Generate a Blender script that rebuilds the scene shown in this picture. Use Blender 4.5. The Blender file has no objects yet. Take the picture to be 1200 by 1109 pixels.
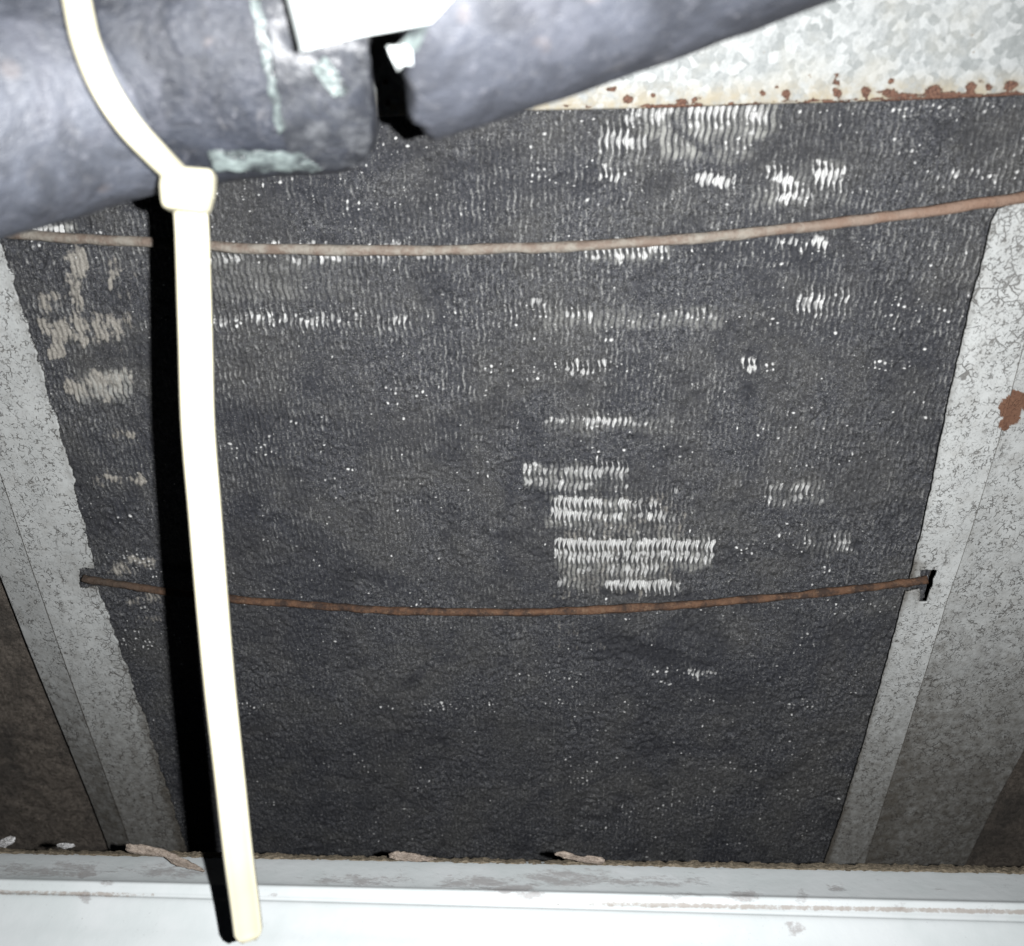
import bpy, math, random
import numpy as np
from mathutils import Vector, Matrix

random.seed(7)
rng = np.random.default_rng(11)
scene = bpy.context.scene

# ------------------------------------------------------------------ camera
F = 1039.0                                   # focal length in photo pixels (1200 wide)
def nrm(v):
    v = np.array(v, float); return v / np.linalg.norm(v)
Dc = nrm((45, 1775.5, F))                    # straight down, seen from the camera (right, down, forward)
Xc = np.array((1.0, 0.0, -0.06)); Xc[1] = -(Dc[0] + Dc[2] * Xc[2]) / Dc[1]; Xc = nrm(Xc)
Zc = -Dc
Yc = np.cross(Zc, Xc)
M = np.array([Xc, Yc, Zc])                   # camera vector -> world vector (coil face = plane y 0)
def ray(u, v):
    return M @ np.array([(u - 600.0) / F, (v - 554.5) / F, 1.0])
CAM = -ray(600, 560) * 0.335
def at(u, v, d):                             # point at depth d
    return CAM + ray(u, v) * d
def on(u, v, y=0.0):                         # point on the upright plane y
    r = ray(u, v); return CAM + r * ((y - CAM[1]) / r[1])
def project(X, Y, Z):
    P = np.stack([X - CAM[0], Y - CAM[1], Z - CAM[2]], -1)
    c = P @ M
    return 600 + F * c[..., 0] / c[..., 2], 554.5 + F * c[..., 1] / c[..., 2]

right = M @ np.array((1, 0, 0)); up = M @ np.array((0, -1, 0)); back = M @ np.array((0, 0, -1))
cd = bpy.data.cameras.new('camera'); cam = bpy.data.objects.new('camera', cd)
scene.collection.objects.link(cam)
mw = Matrix.Identity(4)
for i in range(3):
    mw[i][0] = right[i]; mw[i][1] = up[i]; mw[i][2] = back[i]; mw[i][3] = CAM[i]
cam.matrix_world = mw
cd.sensor_width = 36.0; cd.lens = F / 1200 * 36.0
cd.clip_start = 0.005; cd.clip_end = 20
cd.dof.use_dof = True; cd.dof.focus_distance = 0.345; cd.dof.aperture_fstop = 11.0
scene.camera = cam

# ------------------------------------------------------------------ world and the phone's flash
w = bpy.data.worlds.new('World'); scene.world = w; w.use_nodes = True
w.node_tree.nodes['Background'].inputs[0].default_value = (0.7, 0.8, 1.0, 1)
w.node_tree.nodes['Background'].inputs[1].default_value = 0.004
ld = bpy.data.lights.new('phone_flash', 'SPOT'); ld.energy = 8.2
ld.color = (0.985, 0.99, 1.0); ld.shadow_soft_size = 0.0016
ld.spot_size = math.radians(140); ld.spot_blend = 1.0
lo = bpy.data.objects.new('phone_flash', ld); scene.collection.objects.link(lo)
lo.location = Vector(CAM + right * 0.0175)
aim = Vector(ray(560, 480)).normalized()
lo.rotation_euler = aim.to_track_quat('-Z', 'Y').to_euler()
scene.cycles.diffuse_bounces = 0
scene.view_settings.view_transform = 'Standard'; scene.view_settings.look = 'None'
scene.view_settings.exposure = 0.0; scene.view_settings.gamma = 1.0

# ------------------------------------------------------------------ numpy noise
def hash2(i, j, seed):
    i = i.astype(np.int64); j = j.astype(np.int64)
    h = (i * 374761393 + j * 668265263 + seed * 1442695041) & 0xFFFFFFFF
    h = ((h ^ (h >> 13)) * 1274126177) & 0xFFFFFFFF
    h = h ^ (h >> 16)
    return (h & 0xFFFFFF) / float(0xFFFFFF)
def vnoise(X, Z, sx, sz, seed):
    x = X / sx; z = Z / sz
    i = np.floor(x); j = np.floor(z); a = x - i; b = z - j
    a = a * a * (3 - 2 * a); b = b * b * (3 - 2 * b)
    h00 = hash2(i, j, seed); h10 = hash2(i + 1, j, seed); h01 = hash2(i, j + 1, seed); h11 = hash2(i + 1, j + 1, seed)
    return (h00 * (1 - a) + h10 * a) * (1 - b) + (h01 * (1 - a) + h11 * a) * b
def fbm(X, Z, s, seed, n=4):
    t = 0; amp = 1; tot = 0
    for k in range(n):
        t = t + amp * vnoise(X, Z, s, s, seed + k * 17); tot += amp; amp *= 0.55; s *= 0.47
    return t / tot
def sstep(a, b, x):
    t = np.clip((x - a) / (b - a), 0, 1); return t * t * (3 - 2 * t)

# ------------------------------------------------------------------ object helpers
def link(o, parent=None):
    scene.collection.objects.link(o)
    if parent is not None: o.parent = parent
    return o
def thing(name, label, cat, loc, group=None):
    o = bpy.data.objects.new(name, None); o.empty_display_size = 0.01
    o.location = Vector(loc); o['label'] = label; o['category'] = cat
    if group: o['group'] = group
    return link(o)
def mesh_obj(name, V, Fc, mat, parent=None, origin=None, smooth=True, attrs=None, kind=None):
    V = np.asarray(V, dtype=np.float32).reshape(-1, 3)
    org = np.array(parent.location) if parent is not None else (np.array(origin) if origin is not None else V.mean(0))
    me = bpy.data.meshes.new(name)
    if isinstance(Fc, np.ndarray):
        n = len(Fc); k = Fc.shape[1]
        me.vertices.add(len(V)); me.vertices.foreach_set('co', (V - org).astype(np.float32).ravel())
        me.loops.add(n * k); me.loops.foreach_set('vertex_index', Fc.astype(np.int32).ravel())
        me.polygons.add(n); me.polygons.foreach_set('loop_start', np.arange(0, n * k, k, dtype=np.int32))
        me.update(calc_edges=True)
    else:
        me.from_pydata((V - org).tolist(), [], Fc); me.update()
    me.polygons.foreach_set('use_smooth', [smooth] * len(me.polygons))
    if attrs:
        for an, av in attrs.items():
            at_ = me.attributes.new(an, 'FLOAT', 'POINT'); at_.data.foreach_set('value', np.asarray(av, np.float32).ravel())
    me.materials.append(mat)
    o = bpy.data.objects.new(name, me)
    if parent is None: o.location = Vector(org)
    if kind: o['kind'] = kind
    return link(o, parent)
def grid_faces(nr, nc, keep=None):
    r = np.arange(nr - 1)[:, None]; c = np.arange(nc - 1)[None, :]
    a = r * nc + c
    q = np.stack([a, a + 1, a + nc + 1, a + nc], -1)
    if keep is not None: q = q[keep]
    return q.reshape(-1, 4)
def poly(pts, t):                             # resample polyline (array of points) at t in 0..1, by arc length
    pts = np.asarray(pts, float)
    s = np.concatenate([[0], np.cumsum(np.linalg.norm(np.diff(pts, axis=0), axis=1))]); s /= s[-1]
    return np.stack([np.interp(t, s, pts[:, k]) for k in range(pts.shape[1])], -1)
def catmull(pts, n):
    pts = [np.asarray(p, float) for p in pts]
    P = [2 * pts[0] - pts[1]] + pts + [2 * pts[-1] - pts[-2]]
    out = []
    for i in range(1, len(P) - 2):
        for k in range(n):
            t = k / n
            out.append(0.5 * ((2 * P[i]) + (-P[i - 1] + P[i + 1]) * t + (2 * P[i - 1] - 5 * P[i] + 4 * P[i + 1] - P[i + 2]) * t * t
                              + (-P[i - 1] + 3 * P[i] - 3 * P[i + 1] + P[i + 2]) * t ** 3))
    out.append(P[-2]); return np.array(out)

# ------------------------------------------------------------------ material helpers
class NT:
    def __init__(s, name):
        s.m = bpy.data.materials.new(name); s.m.use_nodes = True
        s.t = s.m.node_tree; s.n = s.t.nodes; s.l = s.t.links
        s.b = s.n['Principled BSDF']; s.co = s.n.new('ShaderNodeTexCoord').outputs['Object']
    def put(s, sock, val):
        if hasattr(val, 'is_linked') or hasattr(val, 'links'): s.l.new(val, sock)
        elif isinstance(val, (tuple, list)): sock.default_value = (tuple(val) + (1,))[:4] if len(sock.default_value) == 4 else tuple(val)
        else: sock.default_value = val
    def noise(s, scale, detail=4, rough=0.6, vec=None, dist=0.0):
        n = s.n.new('ShaderNodeTexNoise'); s.put(n.inputs['Vector'], vec or s.co)
        n.inputs['Scale'].default_value = scale; n.inputs['Detail'].default_value = detail
        n.inputs['Roughness'].default_value = rough; n.inputs['Distortion'].default_value = dist
        return n.outputs['Fac']
    def voro(s, scale, feature='F1', vec=None, out='Distance', rand=1.0):
        n = s.n.new('ShaderNodeTexVoronoi'); n.feature = feature; s.put(n.inputs['Vector'], vec or s.co)
        n.inputs['Scale'].default_value = scale; n.inputs['Randomness'].default_value = rand
        return n.outputs[out]
    def ramp(s, fac, a, b, lo=0.0, hi=1.0):
        n = s.n.new('ShaderNodeMapRange'); n.interpolation_type = 'SMOOTHSTEP'
        s.put(n.inputs['Value'], fac); n.inputs['From Min'].default_value = a; n.inputs['From Max'].default_value = b
        n.inputs['To Min'].default_value = lo; n.inputs['To Max'].default_value = hi
        return n.outputs['Result']
    def math(s, op, a, b=0.0, clamp=False):
        n = s.n.new('ShaderNodeMath'); n.operation = op; n.use_clamp = clamp
        s.put(n.inputs[0], a); s.put(n.inputs[1], b); return n.outputs[0]
    def mix(s, f, a, b):
        n = s.n.new('ShaderNodeMix'); n.data_type = 'RGBA'
        s.put(n.inputs[0], f); s.put(n.inputs[6], a); s.put(n.inputs[7], b); return n.outputs[2]
    def attr(s, name):
        n = s.n.new('ShaderNodeAttribute'); n.attribute_name = name; return n.outputs['Fac']
    def mapv(s, scale, rot=(0, 0, 0)):
        n = s.n.new('ShaderNodeMapping'); s.l.new(s.co, n.inputs[0]); n.inputs['Scale'].default_value = scale
        n.inputs['Rotation'].default_value = rot; return n.outputs[0]
    def warp(s, scale, amt):
        n = s.n.new('ShaderNodeTexNoise'); s.l.new(s.co, n.inputs['Vector']); n.inputs['Scale'].default_value = scale
        n.inputs['Detail'].default_value = 2
        a = s.n.new('ShaderNodeVectorMath'); a.operation = 'SUBTRACT'; s.l.new(n.outputs['Color'], a.inputs[0]); a.inputs[1].default_value = (.5, .5, .5)
        b = s.n.new('ShaderNodeVectorMath'); b.operation = 'SCALE'; s.l.new(a.outputs[0], b.inputs[0]); b.inputs['Scale'].default_value = amt
        c = s.n.new('ShaderNodeVectorMath'); c.operation = 'ADD'; s.l.new(s.co, c.inputs[0]); s.l.new(b.outputs[0], c.inputs[1])
        return c.outputs[0]
    def bump(s, h, dist, strength=1.0):
        n = s.n.new('ShaderNodeBump'); s.put(n.inputs['Height'], h)
        n.inputs['Distance'].default_value = dist; n.inputs['Strength'].default_value = strength
        s.l.new(n.outputs[0], s.b.inputs['Normal'])
    def fin(s, col, rough=0.6, metal=0.0, spec=0.4):
        s.put(s.b.inputs['Base Color'], col); s.put(s.b.inputs['Roughness'], rough)
        s.put(s.b.inputs['Metallic'], metal); s.put(s.b.inputs['Specular IOR Level'], spec)
        return s.m

def paint_mat(name, base=(0.53, 0.545, 0.535), grime=0.5, cracks=1.0):
    s = NT(name)
    wv = s.warp(300, 0.0016)
    big = s.noise(45, 5, 0.6)
    fine = s.noise(900, 4, 0.7)
    col = s.mix(s.ramp(big, .3, .7), base, tuple(c * .82 for c in base))
    col = s.mix(s.ramp(s.noise(160, 5, .7), .42, .75, 0, .55 * grime), col, (0.20, 0.18, 0.15))
    g = s.attr('grime')
    gm = s.ramp(s.math('ADD', g, s.math('MULTIPLY', s.math('SUBTRACT', s.noise(260, 6, .75), .5), 1.0)), .15, 1.1)
    col = s.mix(gm, col, (0.105, 0.095, 0.08))
    # short dark cracks where paint has flaked along cell edges
    e1 = s.voro(620, 'DISTANCE_TO_EDGE', wv)
    m1 = s.math('MULTIPLY', s.ramp(e1, .035, .11, 1, 0), s.ramp(s.noise(430, 3, .6), .50, .57))
    e2 = s.voro(230, 'DISTANCE_TO_EDGE', s.warp(500, 0.0012))
    c_a = s.attr('crack')
    m2 = s.math('MULTIPLY', s.ramp(e2, .012, .05, 1, 0), s.ramp(s.math('ADD', s.noise(110, 3, .6), c_a), .56, .66))
    m3 = s.math('MULTIPLY', s.ramp(s.noise(1150, 4, .75), .57, .66), s.ramp(s.noise(90, 3, .6), .30, .60))
    cr = s.math('MAXIMUM', s.math('MULTIPLY', s.math('MAXIMUM', m1, s.math('MULTIPLY', m3, .9)), s.ramp(s.noise(75, 4, .65), .34, .56, .2, 1)), m2)
    cr = s.math('MULTIPLY', cr, cracks)
    col = s.mix(s.math('MULTIPLY', cr, .72), col, (0.060, 0.052, 0.045))
    ru = s.math('ADD', s.attr('rust'), s.math('MULTIPLY', s.math('SUBTRACT', s.noise(500, 6, .85), .5), 1.3))
    rm = s.ramp(ru, .46, .60)
    rc = s.mix(s.noise(900, 4, .7), (0.08, 0.035, 0.022), (0.22, 0.12, 0.075))
    col = s.mix(rm, col, rc)
    h = s.math('SUBTRACT', s.math('MULTIPLY', fine, .25), cr)
    h = s.math('ADD', h, s.math('MULTIPLY', s.noise(200, 4, .6), 1.2))
    s.bump(h, 0.00028, .8)
    return s.fin(col, s.mix(rm, (.55, .55, .55), (.9, .9, .9)), 0.0, .35)

# ---- materials
def coil_mat():
    s = NT('fin_dirt_aluminium_and_glints')
    f1 = s.noise(1100, 5, .8); f2 = s.noise(170, 5, .65); f3 = s.noise(2600, 2, .6); f4 = s.noise(28, 3, .5)
    f5 = s.noise(520, 4, .75)
    col = s.mix(s.ramp(s.math('ADD', s.math('MULTIPLY', f1, .6), s.math('MULTIPLY', f5, .4)), .42, .60), (0.008, 0.009, 0.012), (0.082, 0.085, 0.096))
    col = s.mix(s.math('MULTIPLY', s.ramp(s.noise(900, 2, .5), .60, .68), .6), col, (0.24, 0.24, 0.235))
    col = s.mix(s.ramp(f3, .58, .70, 0, .8), col, (0.26, 0.26, 0.26))
    col = s.mix(s.ramp(f2, .45, .70, 0, .55), col, (0.024, 0.025, 0.032))
    col = s.mix(s.ramp(f4, .42, .62, 0, .30), col, (0.085, 0.082, 0.072))
    big = s.noise(16, 5, .62, dist=1.2)
    col = s.mix(s.ramp(big, .47, .62, 0, .62), col, (0.022, 0.024, 0.032))
    brn = s.noise(22, 4, .6, vec=s.mapv((1, 1, .6), (0, .3, 0)), dist=.8)
    col = s.mix(s.ramp(brn, .52, .68, 0, .22), col, (0.078, 0.074, 0.066))
    crest = s.attr('crest')
    col = s.mix(s.math('MULTIPLY', crest, s.ramp(f1, .40, .60, .15, 1.0)), col, (0.40, 0.40, 0.385))
    fl1 = s.math('MULTIPLY', s.ramp(s.voro(1500, 'F1', s.warp(900, .0006)), .10, .30, 1, 0), s.ramp(s.noise(420, 4, .75), .42, .56))
    col = s.mix(s.math('MULTIPLY', fl1, .9), col, s.mix(s.noise(700, 2), (0.16, 0.16, 0.155), (0.50, 0.50, 0.48)))
    tuft = s.math('MULTIPLY', s.ramp(s.noise(560, 5, .85, dist=.8), .56, .70), s.ramp(s.noise(95, 4, .7), .42, .62))
    col = s.mix(s.math('MULTIPLY', tuft, .8), col, (0.24, 0.24, 0.24))
    pit = s.ramp(s.noise(1700, 3, .75), .60, .68); col = s.mix(s.math('MULTIPLY', pit, .75), col, (0.010, 0.010, 0.012))
    soot_gap_shade = s.attr('soot_gap_shade'); col = s.mix(s.math('MULTIPLY', soot_gap_shade, .75), col, (0.018, 0.019, 0.024))  # soot, plus painted shade in the gaps between bare fins
    tan = s.attr('tan')
    tm = s.ramp(s.math('ADD', tan, s.math('MULTIPLY', s.math('SUBTRACT', f1, .5), .8)), .22, .75)
    col = s.mix(tm, col, s.mix(f3, (0.11, 0.10, 0.088), (0.56, 0.53, 0.47)))
    col = s.mix(s.math('MULTIPLY', s.attr('bare'), s.ramp(f1, .25, .6, .55, 1)), col, (0.36, 0.36, 0.335))
    me = s.attr('metal')
    mm = s.ramp(s.math('ADD', me, s.math('MULTIPLY', s.math('SUBTRACT', f1, .5), 0.35)), .22, .92)
    # loose bright grains in the lint
    sp = s.math('MULTIPLY', s.ramp(s.voro(780), .04, .20, 1, 0), s.ramp(s.noise(250, 4, .7), .54, .66))
    mm2 = s.math('MAXIMUM', mm, s.math('MULTIPLY', sp, .42))
    col = s.mix(mm2, col, (0.88, 0.88, 0.86))  # pale colour of bare metal and lint grains, with painted reflections and glints
    s.bump(s.math('ADD', f1, s.math('MULTIPLY', f3, .5)), 0.00055, 1.0)
    return s.fin(col, s.ramp(mm2, 0, 1, .62, .38), s.math('MULTIPLY', mm, .25), .5)
def galv_mat():
    s = NT('galvanised_sheet')
    wv = s.warp(500, 0.0008)
    c1 = s.voro(430, 'F1', wv, 'Color'); sep = s.n.new('ShaderNodeSeparateColor'); s.l.new(c1, sep.inputs[0])
    v = s.math('ADD', s.math('MULTIPLY', sep.outputs[0], .36), s.math('MULTIPLY', s.noise(650, 6, .8), .64))
    col = s.mix(s.ramp(v, .25, .75), (0.24, 0.255, 0.252), (0.45, 0.465, 0.46))
    col = s.mix(s.ramp(s.noise(60, 4, .6), .45, .75, 0, .5), col, (0.40, 0.385, 0.33))
    ed = s.attr('grime'); col = s.mix(s.math('MULTIPLY', ed, s.ramp(s.noise(220, 5, .7), .3, .65)), col, (0.34, 0.30, 0.22))
    speck = s.ramp(s.noise(1100, 3, .7), .66, .74); col = s.mix(s.math('MULTIPLY', speck, .6), col, (0.15, 0.13, 0.10))
    ru = s.math('ADD', s.attr('rust'), s.math('MULTIPLY', s.math('SUBTRACT', s.noise(620, 6, .85), .5), 1.5))
    col = s.mix(s.ramp(ru, .10, .5, 0, .5), col, (0.30, 0.24, 0.17))
    rm = s.ramp(ru, .44, .60)
    rc = s.mix(s.ramp(s.noise(1300, 4, .7), .3, .7), (0.06, 0.030, 0.023), (0.19, 0.105, 0.072))
    col = s.mix(rm, col, rc)
    s.bump(s.math('ADD', s.noise(420, 5, .6), s.math('MULTIPLY', rm, .8)), 0.00035, .8)
    return s.fin(col, s.mix(rm, (.62, .62, .62), (.9, .9, .9)), s.ramp(rm, 0, 1, .12, 0), .3)
def rust_wire_mat(name, pale):
    s = NT(name)
    a = s.noise(130, 5, .7); b = s.noise(1300, 4, .75)
    if pale:
        col = s.mix(s.ramp(a, .38, .62), (0.30, 0.275, 0.235), (0.20, 0.155, 0.125))
        g = s.attr('grime'); col = s.mix(s.math('MULTIPLY', g, .8), col, (0.25, 0.155, 0.11))
        col = s.mix(s.ramp(b, .62, .72, 0, .6), col, (0.12, 0.08, 0.06))
    else:
        col = s.mix(s.ramp(a, .38, .60), (0.048, 0.034, 0.028), (0.140, 0.078, 0.048))
        col = s.mix(s.ramp(s.noise(420, 5, .8), .52, .66, 0, .8), col, (0.19, 0.125, 0.082))
        g = s.attr('grime'); col = s.mix(s.math('MULTIPLY', g, .85), col, (0.085, 0.066, 0.052))
        col = s.mix(s.ramp(b, .55, .70, 0, .8), col, (0.055, 0.028, 0.018))
    s.bump(s.math('ADD', s.math('MULTIPLY', b, .6), s.noise(480, 4, .7)), 0.0009, 1.0)
    return s.fin(col, .85, 0, .2)
def foam_mat(name, base, sheen=.45, scale=1.0):
    s = NT(name)
    a = s.noise(75 * scale, 5, .62, dist=.6); b = s.noise(420 * scale, 4, .7)
    col = s.mix(s.ramp(a, .30, .70), base, tuple(c * 2.1 for c in base))
    col = s.mix(s.ramp(b, .58, .75, 0, .5), col, (0.26, 0.26, 0.29))
    col = s.mix(s.ramp(s.noise(48 * scale, 4, .6, dist=1.5), .50, .72, 0, .5), col, (0.13, 0.135, 0.16))
    tan = s.math('MULTIPLY', s.ramp(s.voro(95 * scale), .10, .22, 1, 0), s.ramp(s.noise(60, 2), .5, .6))
    col = s.mix(s.math('MULTIPLY', tan, .2), col, (0.33, 0.26, 0.22))
    scf = s.ramp(s.noise(190 * scale, 6, .8, vec=s.mapv((1, 1, .5), (0, .6, 0)), dist=1.0), .56, .74, 0, .55)
    col = s.mix(scf, col, (0.22, 0.215, 0.22))
    col = s.mix(s.ramp(s.noise(1100, 4, .8), .58, .72, 0, .35), col, (0.30, 0.29, 0.28))
    s.bump(s.math('ADD', a, s.math('MULTIPLY', b, .5)), 0.0016, .8)
    return s.fin(col, s.ramp(b, .3, .7, .42, .62), 0, sheen)
M_coil = coil_mat(); M_galv = galv_mat()
M_post = paint_mat('cracked_grey_paint')
M_w1 = rust_wire_mat('dusty_rust_wire', True); M_w2 = rust_wire_mat('red_rust_wire', False)
M_foamA = foam_mat('bare_black_foam', (0.052, 0.057, 0.070), .7)
M_foamB = foam_mat('taped_black_foam', (0.024, 0.027, 0.035), .55, 1.2)
M_foamC = foam_mat('smooth_black_foam', (0.038, 0.041, 0.050), .4, .8)
def nylon():
    s = NT('white_nylon'); 
    s.b.inputs['Subsurface Weight'].default_value = 0.0; s.b.inputs['Subsurface Scale'].default_value = .002
    s.b.inputs['Subsurface Radius'].default_value = (1, .8, .5)
    return s.fin(s.mix(s.noise(120, 3), (0.66, 0.62, 0.44), (0.72, 0.68, 0.52)), .35, 0, .5)
M_nyl = nylon()
def paper():
    s = NT('white_sticker_paper'); return s.fin(s.mix(s.noise(80, 3), (0.86, 0.93, 0.91), (0.9, 0.95, 0.94)), .4, 0, .5)
M_paper = paper()
def tape():
    s = NT('clear_tape_film'); a = s.noise(150, 5, .7)
    col = s.mix(s.ramp(a, .35, .65), (0.04, 0.045, 0.05), (0.26, 0.31, 0.30)); s.bump(a, .0012, .8)
    return s.fin(col, .25, 0, .8)
M_tape = tape()
def milky():
    s = NT('milky_tape_film'); a = s.noise(110, 6, .7, dist=1.0); s.bump(s.noise(200, 4, .6), .001, .8)
    s.put(s.b.inputs['Alpha'], s.ramp(a, .38, .72, .05, .60))
    return s.fin(s.mix(s.ramp(s.noise(240, 5, .7), .35, .7), (0.06, 0.064, 0.074), (0.24, 0.25, 0.265)), .35, 0, .6)
M_milk = milky()
def lint(name, c1, c2):
    s = NT(name); a = s.noise(700, 5, .8); s.bump(a, .0008, 1)
    return s.fin(s.mix(s.ramp(a, .3, .7), c1, c2), .9, 0, .2)
M_brown = None
def brown():
    s = NT('matted_brown_insulation'); a = s.noise(420, 6, .8); b = s.noise(1300, 4, .8); c = s.noise(40, 3)
    col = s.mix(s.ramp(a, .3, .7), (0.06, 0.052, 0.044), (0.25, 0.215, 0.18))
    col = s.mix(s.ramp(b, .56, .66, 0, .8), col, (0.42, 0.36, 0.30))
    col = s.mix(s.ramp(c, .45, .7, 0, .6), col, (0.05, 0.047, 0.045))
    s.bump(s.math('ADD', a, s.math('MULTIPLY', b, .4)), .0016, 1); return s.fin(col, .85, 0, .3)
M_brown = brown()
M_crumb = lint('crumbly_tan_edge', (0.10, 0.085, 0.06), (0.36, 0.30, 0.22))
M_scrap = lint('torn_brown_paper', (0.22, 0.175, 0.14), (0.46, 0.39, 0.33))
M_fluff = lint('pale_lint', (0.25, 0.24, 0.23), (0.7, 0.7, 0.7))
def rail_mat():
    s = NT('white_painted_rail')
    sc = s.attr('scuff')
    n1 = s.noise(260, 6, .75, vec=s.mapv((.45, 1, 1))); n2 = s.noise(900, 4, .7)
    m = s.ramp(s.math('ADD', s.math('ADD', sc, s.math('MULTIPLY', s.math('SUBTRACT', n1, .5), 1.9)), s.math('MULTIPLY', s.math('SUBTRACT', n2, .5), .8)), 0.34, .85)
    fl = s.math('MULTIPLY', s.ramp(s.noise(1300, 3, .7), .66, .72), s.ramp(s.noise(70, 3), .45, .6)); m = s.math('MAXIMUM', m, s.math('MULTIPLY', fl, .7))
    col = s.mix(s.ramp(s.noise(50, 3), .3, .7), (0.64, 0.685, 0.685), (0.70, 0.735, 0.74))
    col = s.mix(s.math('MULTIPLY', m, .8), col, s.mix(n2, (0.27, 0.265, 0.27), (0.50, 0.475, 0.46)))
    dr = s.attr('dust'); dm = s.ramp(s.math('ADD', dr, s.math('MULTIPLY', s.math('SUBTRACT', s.noise(420, 5, .8), .5), 1.1)), .45, .7)
    col = s.mix(s.math('MULTIPLY', dm, .7), col, (0.34, 0.28, 0.235))
    s.bump(s.math('ADD', s.noise(150, 4), s.math('MULTIPLY', m, .4)), .0003, .6)
    return s.fin(col, .5, 0, .3)
M_rail = rail_mat()

# ------------------------------------------------------------------ casing walls behind
def wall(name, uvs, y, mat, lump=0.0, n=90):
    A, B = [on(u, v, y) for u, v in uvs[:2]]; C, D = [on(u, v, y) for u, v in uvs[2:]]
    s = np.linspace(0, 1, n)[:, None, None]; t = np.linspace(0, 1, n)[None, :, None]
    P = (A * (1 - t) + B * t) * (1 - s) + (D * (1 - t) + C * t) * s
    P[..., 1] -= lump * fbm(P[..., 0], P[..., 2], .006, 5)
    o = mesh_obj(name, P, grid_faces(n, n), mat, kind='structure'); return o
wall('insulated_wall', [(-260, 300), (260, 300), (330, 1150), (-260, 1150)], 0.012, M_brown, .0028, 300)
wall('casing_wall', [(1000, 600), (1500, 600), (1500, 1150), (900, 1150)], 0.03, M_brown, .0006, 120)

# ------------------------------------------------------------------ the coil
PITCH = 0.00192
xs0 = min(on(-2, 285)[0], on(214, 985)[0]) - .010; xs1 = max(on(1235, 110)[0], on(1190, 300)[0])
z1 = max(on(600, 95)[2], on(1200, 95)[2]); z0 = min(on(200, 1040)[2], on(1000, 1040)[2])
xs0 -= .002
nx = int((xs1 - xs0) / PITCH * 8) + 1; nz = int((z1 - z0) / 0.00048) + 1
print('coil grid', nx, nz, 'x', xs0, xs1, 'z', z0, z1)
X, Z = np.meshgrid(np.linspace(xs0, xs1, nx), np.linspace(z0, z1, nz))
U, Vv = project(X, np.zeros_like(X), Z)
TIER = 0.0066
wig = 0.00026 * np.sin(2 * np.pi * Z / TIER) + 0.00035 * (fbm(X, Z, .02, 3, 3) - .5) * 2 + 0.0005 * (vnoise(X, Z, .004, .006, 8) - .5)
ph = (X + wig) / PITCH
fi = np.floor(ph); fr = ph - fi
# every fin leans and bends a little of its own
fr = fr + .22 * (vnoise(fi, Z, 1e-6 + 1, .009, 23) - .5)
d = np.abs(fr - .5) * 2                       # 0 on the fin edge, 1 in the gap
Uw = U + 34 * (fbm(X, Z, .007, 301, 4) - .5) + 10 * (hash2(fi, fi * 0, 303) - .5)
Vw = Vv + 22 * (fbm(X, Z, .006, 311, 4) - .5) + 7 * (hash2(fi, fi * 0 + 1, 313) - .5)
def box(u0, v0, u1, v1, soft=6, wu=None, wv=None):
    a = Uw if wu is None else wu; b = Vw if wv is None else wv
    return sstep(-soft, soft, a - u0) * sstep(-soft, soft, u1 - a) * sstep(-soft, soft, b - v0) * sstep(-soft, soft, v1 - b)
ragged = (fbm(X, Z, .006, 41) - .5)
clean = np.zeros_like(X)
for (a, b, c, e, st) in [(615, 543, 735, 576, .50),
                         (650, 576, 800, 694, .40), (735, 110, 912, 146, .60), (795, 120, 885, 175, .42), (812, 203, 850, 218, .9), (890, 194, 926, 220, .9),
                         (950, 195, 990, 225, .95), (905, 215, 950, 236, .7), (690, 283, 780, 302, .85), (660, 424, 720, 436, .8),
                         (866, 423, 900, 435, .85), (632, 490, 785, 500, .56), (765, 363, 842, 374, .58), (655, 362, 700, 376, .6),
                         (905, 562, 968, 588, .42), (915, 278, 975, 293, .75), (945, 626, 1000, 648, .36), (803, 784, 832, 793, .45),
                         (700, 196, 725, 215, .8), (590, 355, 650, 372, .5), (20, 262, 80, 275, .8), (240, 286, 560, 306, .42),
                         (230, 368, 470, 384, .40), (940, 340, 990, 372, .5), (1020, 202, 1190, 212, .34), (700, 136, 760, 180, .5)]:
    clean = np.maximum(clean, st * box(a, b, c, e, 4))
# the big bare patch keeps straight row edges, fin by fin
jf = 5 * (hash2(fi, fi * 0 + 2, 317) - .5)
for (a, b, c, e, st) in [(642, 583, 736, 600, 1.1), (642, 599, 734, 614, .75), (648, 631, 838, 653, 1.15), (652, 652, 832, 664, .7), (702, 681, 798, 697, 1.05)]:
    bb = box(a, b, c, e, 3, U + 2 * jf, Vv + jf)
    lobe = 1.0 - .45 * sstep(b + (e - b) * .45, e, Vv)  # fin reflection painted in: bright above, fading down the row
    drop = (hash2(fi, fi * 0 + int(b), 319) > .06 + .45 * sstep(c - 60, c, U))
    clean = np.maximum(clean, st * bb * lobe * (.45 + .55 * drop))
dark_wedge = sstep(9, 2, np.abs((Vv - 150) - (U - 790) * .72)) * sstep(785, 795, U) * sstep(850, 835, U)
clean = clean * (1 - .9 * dark_wedge)
tri = sstep(0, 14, Vv - (228 - .55 * (U - 700))) * box(690, 120, 790, 230, 4)
clean = np.clip(clean + (ragged * 1.1 + .35 * (hash2(fi, np.floor(Z / .0031 + hash2(fi, fi * 0, 9)), 321) - .5)) * (clean > .02), 0, 1.2)
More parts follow.
